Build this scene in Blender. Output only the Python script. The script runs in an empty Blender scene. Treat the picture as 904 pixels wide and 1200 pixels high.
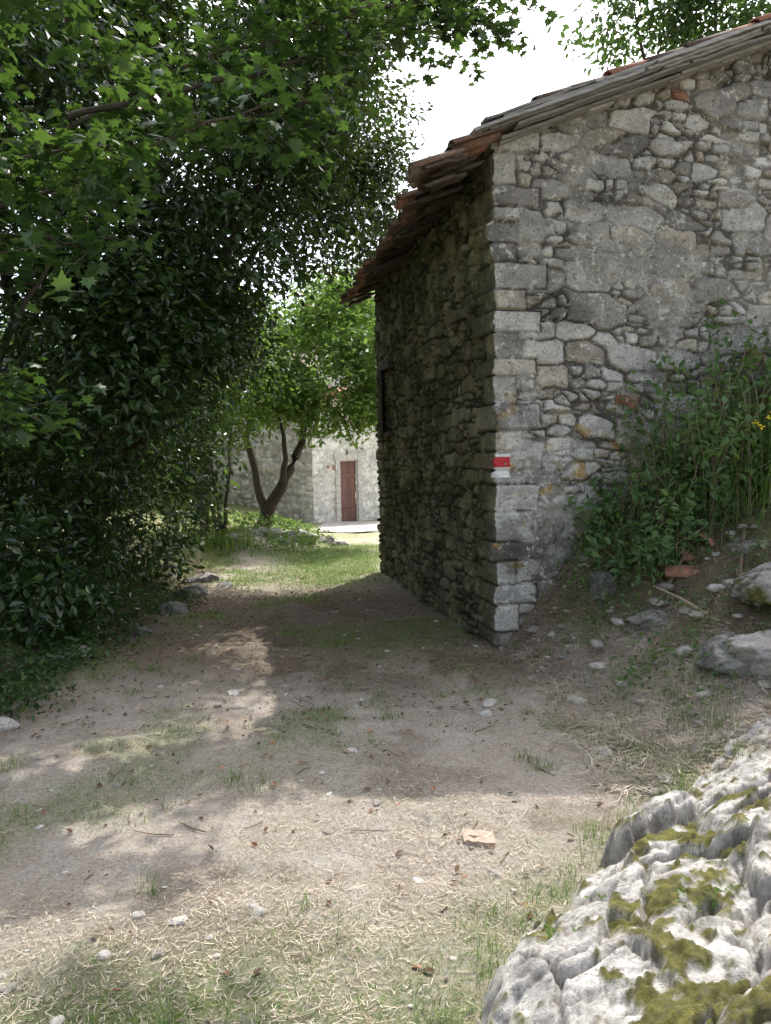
import bpy, math, random
import numpy as np
from mathutils import Vector, Matrix
random.seed(3)
R = np.random.RandomState(7)
scene = bpy.context.scene

# ---------------------------------------------------------------- noise
_L = np.random.RandomState(99).rand(256,256)
def vn(x,y,seed=0):
    x=np.asarray(x,float)+seed*17.31; y=np.asarray(y,float)+seed*7.77
    xi=np.floor(x).astype(int); yi=np.floor(y).astype(int)
    fx=x-xi; fy=y-yi; fx=fx*fx*(3-2*fx); fy=fy*fy*(3-2*fy)
    a=_L[xi%256,yi%256]; b=_L[(xi+1)%256,yi%256]; c=_L[xi%256,(yi+1)%256]; d=_L[(xi+1)%256,(yi+1)%256]
    return (a*(1-fx)+b*fx)*(1-fy)+(c*(1-fx)+d*fx)*fy
def fbm(x,y,seed=0,o=4):
    s=0;a=.5;t=0
    for i in range(o):
        s=s+a*vn(np.asarray(x)*2**i,np.asarray(y)*2**i,seed+i*3); t+=a; a*=.5
    return s/t
def ridged(x,y,seed=0,o=3):
    s=0;a=.5;t=0
    for i in range(o):
        s=s+a*(1-np.abs(2*vn(np.asarray(x)*2**i,np.asarray(y)*2**i,seed+i*3)-1)); t+=a; a*=.5
    return s/t
def sstep(a,b,x):
    t=np.clip((x-a)/(b-a),0,1); return t*t*(3-2*t)

# ---------------------------------------------------------------- mesh helpers
def mk(name,V,F,mat=None,attrs=None,smooth=False,parent=None):
    V=np.asarray(V,np.float32); F=np.asarray(F,np.int32)
    me=bpy.data.meshes.new(name)
    me.vertices.add(len(V)); me.vertices.foreach_set('co',V.ravel())
    k=F.shape[1]
    me.loops.add(F.size); me.loops.foreach_set('vertex_index',F.ravel())
    me.polygons.add(len(F)); me.polygons.foreach_set('loop_start',np.arange(0,F.size,k,dtype=np.int32))
    try: me.polygons.foreach_set('loop_total',np.full(len(F),k,np.int32))
    except Exception: pass
    me.polygons.foreach_set('use_smooth',np.full(len(F),smooth))
    me.update(calc_edges=True)
    if attrs:
        for n,a in attrs.items():
            a=np.asarray(a,np.float32)
            if a.ndim==1:
                at=me.attributes.new(n,'FLOAT','POINT'); at.data.foreach_set('value',a)
            else:
                at=me.attributes.new(n,'FLOAT_COLOR','POINT')
                c=np.ones((len(a),4),np.float32); c[:,:3]=a; at.data.foreach_set('color',c.ravel())
    ob=bpy.data.objects.new(name,me); scene.collection.objects.link(ob)
    if mat: me.materials.append(mat)
    if parent: ob.parent=parent
    return ob
def empty(name,loc=(0,0,0),rz=0):
    e=bpy.data.objects.new(name,None); scene.collection.objects.link(e); e.location=loc; e.rotation_euler=(0,0,rz); e.empty_display_size=.3
    return e
def gridfaces(nx,ny):
    i=np.arange(nx-1)[:,None]*ny+np.arange(ny-1)[None,:]
    return np.stack([i,i+ny,i+ny+1,i+1],-1).reshape(-1,4)
class Acc:
    def __init__(s): s.V=[];s.F=[];s.n=0;s.A=[]
    def add(s,V,F,a=None):
        V=np.asarray(V,float);F=np.asarray(F,int)
        s.V.append(V); s.F.append(F+s.n); s.n+=len(V)
        s.A.append(np.full(len(V),random.random()) if a is None else np.broadcast_to(a,(len(V),)))
    def box(s,c,d,rot=None,a=None):
        v=np.array([[x,y,z] for x in(-.5,.5) for y in(-.5,.5) for z in(-.5,.5)])*np.array(d)
        if rot is not None: v=v@np.array(rot).T
        s.add(v+np.array(c),[[0,1,3,2],[4,6,7,5],[0,4,5,1],[2,3,7,6],[0,2,6,4],[1,5,7,3]],a)
    def plank(s,c,d,rot=None,n=10,wob=.01,a=None):
        xs=np.linspace(-.5,.5,n); pr=np.array([[-.5,-.5],[.5,-.5],[.5,.5],[-.5,.5]])
        V=[]
        for x in xs:
            o=np.array([0,random.uniform(-wob,wob),random.uniform(-wob,wob)])
            for p in pr: V.append(np.array([x*d[0],p[0]*d[1],p[1]*d[2]])+o+np.array([random.uniform(-wob,wob)*(abs(x)>.49)*3,random.uniform(-wob,wob)*.3,random.uniform(-wob,wob)*.3]))
        V=np.array(V)
        if rot is not None: V=V@np.array(rot).T
        F=[]
        for i in range(n-1):
            for j in range(4): F.append([i*4+j,i*4+(j+1)%4,(i+1)*4+(j+1)%4,(i+1)*4+j])
        F.append([3,2,1,0]); m=(n-1)*4; F.append([m,m+1,m+2,m+3])
        s.add(V+np.array(c),F,a)
    def tube(s,P,r,k=8,rough=.1,a=None):
        P=np.array(P,float); n=len(P); r=np.broadcast_to(r,(n,)) if np.ndim(r)==0 else np.array(r)
        V=[]
        for i in range(n):
            t=P[min(i+1,n-1)]-P[max(i-1,0)]; t/=np.linalg.norm(t)+1e-9
            u=np.cross(t,[.3,.2,.9]) ; 
            if np.linalg.norm(u)<.1: u=np.cross(t,[1,0,0])
            u/=np.linalg.norm(u); w=np.cross(t,u)
            for j in range(k):
                an=2*math.pi*j/k; V.append(P[i]+(u*math.cos(an)+w*math.sin(an))*r[i]*(1+random.uniform(-rough,rough)))
        F=[[i*k+j,i*k+(j+1)%k,(i+1)*k+(j+1)%k,(i+1)*k+j] for i in range(n-1) for j in range(k)]
        s.add(V,F,a)
    def obj(s,name,mat,parent=None,smooth=False):
        return mk(name,np.concatenate(s.V),np.concatenate(s.F),mat,{'rnd':np.concatenate(s.A)},smooth,parent)
def curve(pts,n=12,jit=0.0):
    pts=np.array(pts,float); t=np.linspace(0,len(pts)-1,n); out=[]
    for q in t:
        i=int(min(q,len(pts)-2)); f=q-i
        p0=pts[max(i-1,0)];p1=pts[i];p2=pts[i+1];p3=pts[min(i+2,len(pts)-1)]
        out.append(.5*((2*p1)+(-p0+p2)*f+(2*p0-5*p1+4*p2-p3)*f*f+(-p0+3*p1-3*p2+p3)*f**3))
    out=np.array(out); out[1:-1]+=R.normal(0,jit,(n-2,3)) if jit>0 else 0
    return out

# ---------------------------------------------------------------- materials
def newmat(name):
    m=bpy.data.materials.new(name); m.use_nodes=True
    nt=m.node_tree; b=nt.nodes['Principled BSDF']; return m,nt,b
def N(nt,t,**k):
    n=nt.nodes.new(t)
    for a,v in k.items(): setattr(n,a,v)
    return n
def noise(nt,scale,detail=4,vec=None,rough=.6,dist=0):
    n=N(nt,'ShaderNodeTexNoise'); n.inputs['Scale'].default_value=scale; n.inputs['Detail'].default_value=detail
    n.inputs['Roughness'].default_value=rough; n.inputs['Distortion'].default_value=dist
    if vec is not None: nt.links.new(vec,n.inputs['Vector'])
    return n.outputs['Fac']
def ramp(nt,fac,stops):
    r=N(nt,'ShaderNodeValToRGB'); cr=r.color_ramp
    while len(cr.elements)<len(stops): cr.elements.new(.5)
    for e,(p,c) in zip(cr.elements,stops):
        e.position=p; e.color=(c,c,c,1) if not hasattr(c,'__len__') else (*c,1)
    nt.links.new(fac,r.inputs['Fac']); return r.outputs['Color']
def mix(nt,fac,a,b,mode='MIX'):
    n=N(nt,'ShaderNodeMix',data_type='RGBA',blend_type=mode)
    for sock,v in((n.inputs[0],fac),(n.inputs[6],a),(n.inputs[7],b)):
        if isinstance(v,(int,float)): sock.default_value=v
        elif isinstance(v,tuple): sock.default_value=(*v,1)
        else: nt.links.new(v,sock)
    return n.outputs[2]
def attr(nt,name,out='Fac'):
    n=N(nt,'ShaderNodeAttribute',attribute_name=name); return n.outputs[out]
def objvec(nt,scale=(1,1,1),rot=(0,0,0)):
    tc=N(nt,'ShaderNodeTexCoord'); mp=N(nt,'ShaderNodeMapping'); mp.inputs['Scale'].default_value=scale; mp.inputs['Rotation'].default_value=rot
    nt.links.new(tc.outputs['Object'],mp.inputs['Vector']); return mp.outputs['Vector']
def bump(nt,b,h,strength=.5,dist=.01):
    n=N(nt,'ShaderNodeBump'); n.inputs['Strength'].default_value=strength; n.inputs['Distance'].default_value=dist
    nt.links.new(h,n.inputs['Height']); nt.links.new(n.outputs['Normal'],b.inputs['Normal'])

def mat_vcol(name,rough=.95,fine=60,lo=.62,hi=1.3,bs=.6,bd=.008,lichen=None,pit=False):
    m,nt,b=newmat(name); v=objvec(nt)
    c=attr(nt,'col','Color')
    c=mix(nt,1.0,c,ramp(nt,noise(nt,fine,6,v,.7),[(.3,lo),(.7,hi)]),'MULTIPLY')
    c=mix(nt,1.0,c,ramp(nt,noise(nt,5,5,v,.7),[(.3,.72),(.7,1.2)]),'MULTIPLY')
    if lichen:
        f=ramp(nt,noise(nt,14,6,v,.75),[(.56,0.),(.61,.8)])
        c=mix(nt,f,c,lichen)
        f=ramp(nt,noise(nt,26,4,objvec(nt,(1,1,1.3)),.8),[(.36,.85),(.43,0.)])
        c=mix(nt,f,c,(.07,.065,.05))
    if pit:
        f=ramp(nt,noise(nt,30,8,v,.85),[(.39,.75),(.45,0.)])
        c=mix(nt,f,c,(.14,.13,.10))
    nt.links.new(c,b.inputs['Base Color']); b.inputs['Roughness'].default_value=rough
    b.inputs['Specular IOR Level'].default_value=.2
    bump(nt,b,noise(nt,fine*.8,8,v,.75),bs,bd); return m
def mat_leaf(name,stops,rough=.45,trans=.35,tcol=(.25,.42,.04),spec=.5):
    m,nt,b=newmat(name)
    c=ramp(nt,attr(nt,'rnd'),stops)
    nt.links.new(c,b.inputs['Base Color']); b.inputs['Roughness'].default_value=rough; b.inputs['Specular IOR Level'].default_value=spec
    t=N(nt,'ShaderNodeBsdfTranslucent'); nt.links.new(mix(nt,.5,c,tcol),t.inputs['Color'])
    ms=N(nt,'ShaderNodeMixShader'); ms.inputs[0].default_value=trans
    nt.links.new(b.outputs[0],ms.inputs[1]); nt.links.new(t.outputs[0],ms.inputs[2])
    nt.links.new(ms.outputs[0],nt.nodes['Material Output'].inputs['Surface']); return m
def mat_wood(name,c1,c2,axis=0,rough=.85):
    m,nt,b=newmat(name); sc=[30,30,30]; sc[axis]=1.5
    v=objvec(nt,tuple(sc)); c=ramp(nt,noise(nt,1.5,6,v,.65,.3),[(.3,c1),(.7,c2)])
    c=mix(nt,1.0,c,ramp(nt,attr(nt,'rnd'),[(0,.6),(1,1.25)]),'MULTIPLY')
    nt.links.new(c,b.inputs['Base Color']); b.inputs['Roughness'].default_value=rough
    bump(nt,b,noise(nt,1.5,6,v,.7),.7,.01); return m
def mat_rnd(name,stops,rough=.9,fine=40,b_=.5):
    m,nt,b=newmat(name); v=objvec(nt)
    c=ramp(nt,attr(nt,'rnd'),stops)
    c=mix(nt,1.0,c,ramp(nt,noise(nt,fine,5,v,.7),[(.3,.6),(.7,1.25)]),'MULTIPLY')
    nt.links.new(c,b.inputs['Base Color']); b.inputs['Roughness'].default_value=rough
    b.inputs['Specular IOR Level'].default_value=.25
    bump(nt,b,noise(nt,fine,6,v,.7),b_,.01); return m

M_front=mat_vcol('limestone_wall',lichen=(.62,.61,.56),bs=1.0,bd=.014)
M_side=mat_vcol('mossy_shaded_wall',lichen=(.23,.22,.13),bs=1.0,bd=.014)  # moss, plus the side's deep shade put into its colours
M_far=mat_vcol('far_masonry',fine=12,bs=.2)
M_rock=mat_vcol('limestone_rock',fine=45,lo=.65,hi=1.2,bs=1.0,bd=.018,pit=True)
M_tile=mat_rnd('terracotta',[(0,(.10,.075,.06)),(.5,(.20,.125,.09)),(.8,(.34,.17,.115)),(1,(.22,.19,.16))],fine=25)
M_board=mat_wood('weathered_boards',(.16,.155,.15),(.38,.37,.35),0)
M_deck=mat_wood('deck_boards',(.04,.03,.022),(.12,.09,.065),0)
M_rafter=mat_wood('dark_rafters',(.03,.022,.016),(.09,.065,.045),0)
M_shut=mat_wood('shutter_wood',(.03,.022,.018),(.08,.06,.05),2)
M_door=mat_wood('door_wood',(.20,.10,.085),(.33,.19,.15),2)
M_bark=mat_rnd('bark',[(0,(.05,.04,.032)),(1,(.11,.09,.07))],fine=30,b_=1)
M_twig=mat_rnd('dry_twigs',[(0,(.12,.09,.06)),(1,(.34,.27,.19))],fine=30)
M_stone=mat_rnd('loose_stone',[(0,(.24,.22,.19)),(1,(.60,.57,.52))],fine=35,b_=.8)
M_laurel=mat_leaf('laurel_leaf',[(0,(.010,.024,.009)),(.6,(.026,.060,.017)),(1,(.07,.13,.03))],.25,.16,spec=.6)
M_maple=mat_leaf('maple_leaf',[(0,(.016,.042,.014)),(.6,(.034,.08,.022)),(1,(.085,.15,.034))],.36,.30,(.22,.40,.05),spec=.5)
M_lgreen=mat_leaf('light_leaf',[(0,(.06,.12,.03)),(.6,(.11,.19,.05)),(1,(.19,.27,.08))],.45,.5)
M_bg=mat_leaf('far_leaf',[(0,(.03,.07,.022)),(.6,(.06,.115,.035)),(1,(.12,.18,.06))],.6,.3)
M_grass=mat_leaf('grass_blade',[(0,(.08,.15,.035)),(.6,(.14,.24,.055)),(1,(.28,.33,.11))],.6,.4)
M_straw=mat_rnd('straw',[(0,(.20,.155,.11)),(.5,(.44,.37,.27)),(1,(.72,.64,.51))],fine=5,b_=0)
M_dead=mat_rnd('dead_leaf',[(0,(.11,.07,.045)),(.7,(.25,.15,.09)),(1,(.45,.22,.12))],fine=20,b_=.1)
M_pink=mat_leaf('pink_blossom',[(0,(.5,.2,.22)),(1,(.6,.3,.3))],.6,.3,(.6,.3,.3))
M_yel=mat_rnd('yellow_petal',[(0,(.75,.6,.03)),(1,(.8,.65,.05))],b_=0)
M_red=mat_rnd('red_paint',[(0,(.50,.04,.05)),(1,(.55,.05,.06))],.7,fine=90,b_=.5)
M_white=mat_rnd('white_paint',[(0,(.75,.74,.72)),(1,(.8,.8,.78))],.7,fine=90,b_=.5)

# ---------------------------------------------------------------- terrain
def H0(x,y):
    x=np.asarray(x,float); y=np.asarray(y,float)
    xf=np.interp(y,[0,1.5,2.0,2.7,3.3,4,5,6.3,11,12.5,40],[-.2,-.1,.1,.6,1.1,1.42,1.32,.94,.25,1.6,8])
    k=np.interp(y,[0,3,4.0,4.7,5.5,6.4],[.34,.36,.46,.66,1.05,1.8])
    d=np.clip(x-xf,0,None); dd=d*d/(d+.16)
    far=1-sstep(11,14,y)*.75
    z=1.6*(1-np.exp(-k*dd/1.6))*far
    d2=np.clip(-2.75-.1*vn(y*1.3,0,4)*3-x,0,None); z=z+.55*(1-np.exp(-d2*.9))
    z=z+.42*np.exp(-((x+2.7)/1.0)**2-((y-15)/2.2)**2)
    z=z-.2*sstep(12,24,y)*np.exp(-((x+1.)/2.5)**2)
    return z
def H(x,y):
    x=np.asarray(x,float); y=np.asarray(y,float)
    near=np.exp(-np.clip(np.abs(y-5)-8,0,None)/12)
    bank=sstep(.15,.6,H0(x,y))*(x>0)
    return H0(x,y)+near*((fbm(x*1.1,y*1.1,2)-.5)*.14+(fbm(x*6,y*6,5,3)-.5)*(.055+.14*bank)+bank*.14*(ridged(x*3,y*3,8,3)-.5))
def axis(lo,hi,st,far,g=1.22):
    a=list(np.arange(lo,hi,st)); d=st; x=a[-1]
    while x<far: d*=g; x+=d; a.append(x)
    d=st; x=a[0]; b=[]
    while x>-far: d*=g; x-=d; b.append(x)
    return np.array(b[::-1]+a)
xs=axis(-3.6,3.6,.025,400); ys=axis(1.4,9.5,.025,400,1.06)
X,Y=np.meshgrid(xs,ys,indexing='ij'); Zg=H(X,Y)
def grassmask(X,Y):
    g=sstep(.50,.66,fbm(X*1.2,Y*1.2,11))*.75
    g=g*(1-.9*np.exp(-((X+.2)/1.2)**2-((Y-3.3)/1.0)**2))
    g=np.maximum(g,1.5*np.exp(-((X+.85)/.9)**2-((Y-12.4)/3.2)**2)*sstep(8.8,10.4,Y))
    g=np.maximum(g,1.0*np.exp(-((X+.75)/.75)**2-((Y-2.05)/.33)**2))
    g=np.maximum(g,.7*np.exp(-((X-.1)/.5)**2-((Y-6.7)/.8)**2))
    g=np.maximum(g,sstep(14,19,Y)*.8)
    g=np.maximum(g,sstep(2.7,3.3,-X)*.5)
    return g*(.55+.9*fbm(X*4,Y*4,13))
G=grassmask(X,Y)
SHADE_DK=np.clip(sstep(.15,.7,Zg)*.75*(X>0)+sstep(2.3,3.0,-X)*.9+sstep(4.8,6.2,Y)*(1-sstep(8.5,10.5,Y))*.85+.7*sstep(.56,.68,fbm(X*2.3,Y*2.3,19))*.6,0,1)  # shade of barn, hedge and bank painted into the albedo, plus random dark patches
m,nt,b=newmat('dry_earth'); v=objvec(nt)
n1=noise(nt,3.2,6,v,.7); n2=noise(nt,70,8,v,.8); n3=noise(nt,12,5,objvec(nt,(1,1,1),(0,0,.7)),.75,1.2)
c=ramp(nt,n2,[(.32,(.19,.15,.115)),(.47,(.55,.465,.38)),(.62,(.85,.77,.67))])
c=mix(nt,ramp(nt,n1,[(.38,0.),(.62,.7)]),c,mix(nt,.45,c,(.42,.34,.265)))
c=mix(nt,ramp(nt,n3,[(.5,0.),(.62,.6)]),c,mix(nt,1.0,(1.,.95,.86),ramp(nt,noise(nt,110,4,v,.8),[(.3,.42),(.65,.86)]),'MULTIPLY'))
c=mix(nt,attr(nt,'shade_dark'),c,mix(nt,1.0,c,(.37,.33,.28),'MULTIPLY'))
gf=mix(nt,1.0,attr(nt,'grass'),ramp(nt,noise(nt,40,5,v,.8),[(.35,.35),(.6,1.)]),'MULTIPLY')
c=mix(nt,gf,c,ramp(nt,n2,[(.3,(.09,.13,.03)),(.7,(.28,.37,.10))]))
nt.links.new(c,b.inputs['Base Color']); b.inputs['Roughness'].default_value=1; b.inputs['Specular IOR Level'].default_value=.1
bump(nt,b,noise(nt,45,8,v,.85),1.0,.03)
M_ground=m
mk('ground',np.stack([X,Y,Zg],-1).reshape(-1,3),gridfaces(len(xs),len(ys)),M_ground,{'grass':np.clip(G,0,1).ravel(),'shade_dark':SHADE_DK.ravel()},True)

# ---------------------------------------------------------------- stone walls
def rows_list(z0,z1,lo,hi,seed):
    r=np.random.RandomState(seed); a=[z0]
    while a[-1]<z1: a.append(a[-1]+r.choice([r.uniform(lo,hi),r.uniform(lo,(lo+hi)/2)]))
    return np.array(a)
def rubble(S,Z,ax,ay,seed,jx=.9,jy=.55,p=3.):
    r=np.random.RandomState(seed); J=r.rand(101,101,4); ro=r.rand(101)
    v=Z/ay; iv=np.floor(v).astype(int); shp=S.shape
    b1=np.full(shp,9e9); b2=b1.copy(); idx=np.zeros(shp,int); cu=np.zeros(shp); cv=np.zeros(shp)
    for a in(-1,0,1):
        row=iv+a; off=ro[row%101]; u=S/ax+off; iu=np.floor(u).astype(int)
        for b_ in(-1,0,1,2,-2):
            ci=iu+b_; j=J[ci%101,row%101]
            du=u-(ci+.5+(j[...,0]-.5)*jx); dv=v-(row+.5+(j[...,1]-.5)*jy)
            wgt=.72+.75*j[...,2]
            d=(np.abs(du)**p+np.abs(dv)**p)**(1/p)*wgt
            nb=d<b1; b2=np.where(nb,b1,np.minimum(b2,d))
            idx=np.where(nb,(ci%101)*101+row%101,idx); cu=np.where(nb,du*ax,cu); cv=np.where(nb,dv*ay,cv); b1=np.where(nb,d,b1)
    return idx,(b2-b1)*.5*(ax*ay)**.5,cu,cv
def stone_field(S,Z,rows,seed,pal,joint,quoin=True,depth=.035,rr=.018,brick=.012,cs=(.40,.20),ss=(.20,.10),pq=.5,jy=.42):
    r=np.random.RandomState(seed)
    k=1-np.exp(-S/.5)
    Zw=Z+k*(.12*(fbm(S*.8,Z*.55,seed,2)-.5))+.03*(fbm(S*7,Z*7,seed+2,3)-.5)+.012*(fbm(S*25,Z*25,seed+12,2)-.5)
    Sw=S+.05*(fbm(S*6,Z*6,seed+5,3)-.5)*np.minimum(1,.3+S)+.012*(fbm(S*25,Z*25,seed+14,2)-.5)
    ia,ea,cua,cva=rubble(Sw,Zw,cs[0],cs[1],seed,jy=jy,p=4.5); ib,eb,cub,cvb=rubble(Sw,Zw,ss[0],ss[1],seed+1,jy=jy,p=4.5)
    sub=np.random.RandomState(seed+50).rand(101*101)<pq
    sb=sub[ia]; e=np.where(sb,np.minimum(ea,eb),ea); cu=np.where(sb,cub,cua); cv=np.where(sb,cvb,cva)
    sid=np.where(sb,(ia*7+ib*13)%4001+101,ia%4001+101)
    if quoin:
        Zq=Z+.022*(fbm(S*7,Z*7,seed+2,3)-.5); ri=np.clip(np.searchsorted(rows,Zq.ravel()).reshape(Z.shape)-1,0,len(rows)-2)
        nr=len(rows); w=np.where(np.arange(nr)%2,r.uniform(.17,.28,nr),r.uniform(.33,.50,nr))[ri]
        w=w+.03*(vn(S*6,Z*6,seed)-.5)
        z0=rows[ri];z1=rows[ri+1]
        eq=np.minimum(np.minimum(w-Sw,Sw+.012),np.minimum(Zq-z0,z1-Zq)); inq=Sw<w
        e=np.where(inq,eq,np.minimum(e,np.abs(Sw-w)+.0)); sid=np.where(inq,ri,sid)
        cu=np.where(inq,Sw-w/2,cu); cv=np.where(inq,Zq-(z0+z1)/2,cv)
    J=np.random.RandomState(seed+70).rand(4300,6); j=J[sid]
    gap=.003+.006*j[...,5]
    d=np.clip((e-gap)/rr,0,1); p=np.sqrt(np.clip(1-(1-d)**2,0,1))
    hh=(j[...,0]-.5)*.04+(j[...,1]-.5)*.16*cu+(j[...,2]-.5)*.22*cv
    off=p*(depth+hh)
    pal=np.array(pal); cc=pal[(j[...,3]*len(pal)).astype(int)]*(.72+.5*j[...,4])[...,None]
    bk=(np.random.RandomState(seed+71).rand(4300)<brick); bk[:101]=False
    cc=np.where(bk[sid][...,None],np.array([.36,.18,.12]),cc)
    q=sstep(.15,.95,p)[...,None]
    col=np.array(joint)*(1-q)+cc*q
    off=off+.024*(fbm(S*7,Z*7,seed+8,4)-.5)*(.3+p)+.015*(fbm(S*28,Z*28,seed+9,3)-.5)
    return p,off,col
PALF=[(.47,.455,.42),(.36,.345,.315),(.55,.535,.49),(.28,.265,.24),(.44,.39,.32),(.50,.485,.45)]
PALS=[(.165,.155,.10),(.12,.115,.075),(.22,.205,.14),(.09,.088,.058),(.18,.155,.095)]  # side stones far darker than the front: shade is in the palette
rows=rows_list(-.5,6.5,.11,.27,21)
st=.0125
zg=np.arange(-.4,6.0,st)
sF=np.arange(0,7.2,st); sS=np.arange(0,4.8,st)
SF,ZF=np.meshgrid(sF,zg,indexing='ij'); SS,ZS=np.meshgrid(sS,zg,indexing='ij')
pF,oF,cF=stone_field(SF,ZF,rows,31,PALF,(.12,.11,.095))
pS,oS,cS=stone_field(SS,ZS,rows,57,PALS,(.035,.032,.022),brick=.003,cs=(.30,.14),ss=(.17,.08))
mm=np.clip(1.3*np.exp(-((SF-1.35)/.8)**2-((ZF-3.3)/.25)**2),0,1)
mm=np.maximum(mm,sstep(.61,.69,fbm(SF*1.3,ZF*1.6,77))*.9)
mm=np.maximum(mm,np.clip(1.1*np.exp(-((SF-.75)/.18)**2-((ZF-4.1)/.45)**2),0,1))
mm=sstep(.35,.75,mm+.45*(fbm(SF*9,ZF*9,78)-.5)-.35*pF*(fbm(SF*3,ZF*3,81)>.47))*(SF>.2)
mort=np.array([.34,.325,.29])*(.6+.7*fbm(SF*10,ZF*10,79,5))[...,None]
oF=oF*(1-mm)+mm*(.030+.035*(fbm(SF*11,ZF*11,80)-.5)+.3*oF); cF=cF*(1-mm[...,None])+mort*mm[...,None]
pt=sstep(.50,.60,fbm(SF*2.2,ZF*2.2,90))*(1-pF); oF=oF+pt*.018; cF=cF*(1-pt[...,None]*.75)+pt[...,None]*.75*mort
oc=sstep(.66,.71,fbm(SF*6,ZF*6,101))*sstep(2.6,1.6,ZF)*(SF<1.4)*.8
cF=cF*(1-oc[...,None])+oc[...,None]*np.array([.46,.31,.10])
wc=sstep(.55,.61,fbm(SF*8,ZF*8,103))*.65*sstep(3.2,1.0,ZF)
cF=cF*(1-wc[...,None])+wc[...,None]*np.array([.68,.67,.63])
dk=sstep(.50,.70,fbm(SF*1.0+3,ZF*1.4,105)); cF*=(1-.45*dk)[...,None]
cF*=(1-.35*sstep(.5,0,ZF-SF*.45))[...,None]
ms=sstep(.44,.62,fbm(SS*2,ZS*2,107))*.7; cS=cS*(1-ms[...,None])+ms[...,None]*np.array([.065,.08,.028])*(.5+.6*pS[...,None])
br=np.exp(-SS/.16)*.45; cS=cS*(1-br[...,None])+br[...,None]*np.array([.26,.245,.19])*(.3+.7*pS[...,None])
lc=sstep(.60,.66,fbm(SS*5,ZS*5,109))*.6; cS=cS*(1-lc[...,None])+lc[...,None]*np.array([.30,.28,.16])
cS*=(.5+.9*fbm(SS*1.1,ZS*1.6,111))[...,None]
barn=empty('stone_barn',(0.95,6.3,0),math.radians(12.35))
RT=4.22; SL=.40; RIDGE=3.6
def rooftop(s): return np.where(s<RIDGE,RT+SL*s,RT+SL*(2*RIDGE-s))
eF=np.exp(-SF/.09); eS=np.exp(-SS/.09)
cpL=oS[0][None,:]; cpF=oF[0][None,:]
ztF=rooftop(SF)
VF=np.stack([SF-eF*cpL,-oF,np.minimum(ZF,ztF)],-1).reshape(-1,3)
FF=gridfaces(len(sF),len(zg)); keep=(ZF<ztF+st).ravel()[FF].all(1)
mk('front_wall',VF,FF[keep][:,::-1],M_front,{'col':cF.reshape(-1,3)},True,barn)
VS=np.stack([-oS,SS-eS*cpF,np.minimum(ZS,RT)],-1).reshape(-1,3)
FS=gridfaces(len(sS),len(zg)); keep=(ZS<RT+st).ravel()[FS].all(1)
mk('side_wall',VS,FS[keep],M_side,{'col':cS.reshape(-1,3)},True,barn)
def coarse_wall(name,L,hgt,tf,parent,pal,joint,mat,step=.05,seed=5,top=None,holes=(),depth=.04):
    s=np.arange(0,L+step,step); z=np.arange(-.6,hgt+step,step)
    S,Z=np.meshgrid(s,z,indexing='ij')
    p,o,c=stone_field(S,Z,rows_list(-.7,hgt+1,.15,.3,seed),seed,pal,joint,depth=depth,rr=.035,cs=(.42,.24),ss=(.24,.15))
    zt=top(S) if top else np.full_like(S,hgt)
    V=tf(S,o,np.minimum(Z,zt)); F=gridfaces(len(s),len(z))
    k=(Z<zt+step).ravel()[F].all(1)
    for(a,b_,e,f) in holes:
        k&=~((S>a)&(S<b_)&(Z>e)&(Z<f)).ravel()[F].all(1)
    return mk(name,V.reshape(-1,3),F[k],mat,{'col':c.reshape(-1,3)},True,parent)
coarse_wall('back_wall',7.2,5.8,lambda S,o,Z:np.stack([S,4.78+o,Z],-1),barn,PALF,(.17,.16,.14),M_front,top=rooftop)
coarse_wall('far_side_wall',4.8,RT,lambda S,o,Z:np.stack([7.2+o,S,Z],-1),barn,PALF,(.17,.16,.14),M_front)

def paint(name,mat,s0,s1,z0,z1,parent,side=False,seed=1):
    Sg,Zg_,O=(SS,ZS,oS) if side else (SF,ZF,oF)
    i1=int(s1/st)+2; j0=int((z0+.4)/st)-1; j1=int((z1+.4)/st)+2; i0=int(s0/st)
    V=(VS if side else VF).reshape(Sg.shape+(3,))[i0:i1,j0:j1].copy()
    V[...,0 if side else 1]-=.004
    if not side: V[0,:,0]-=.004*(i0==0)
    else: V[0,:,1]-=.004*(i0==0)
    sh=V.shape[:2]; F=gridfaces(*sh)
    nn=vn(Sg[i0:i1,j0:j1]*60,Zg_[i0:i1,j0:j1]*60,seed).ravel()
    k=nn[F].mean(1)>.26
    F=F[k]; F=F if side else F[:,::-1]
    return mk(name,V.reshape(-1,3),F,mat,{'rnd':np.full(sh[0]*sh[1],.5)},True,parent)
tm=empty('trail_marker',(0.95,6.3,0),math.radians(12.35))
paint('white_band',M_white,0,.10,1.495,1.555,tm,seed=3); paint('red_band',M_red,0,.11,1.58,1.64,tm,seed=4)
paint('white_top',M_white,0,.10,1.665,1.67,tm,seed=5)
paint('white_band_side',M_white,0,.02,1.50,1.55,tm,True); paint('red_band_side',M_red,0,.02,1.58,1.635,tm,True)

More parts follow.
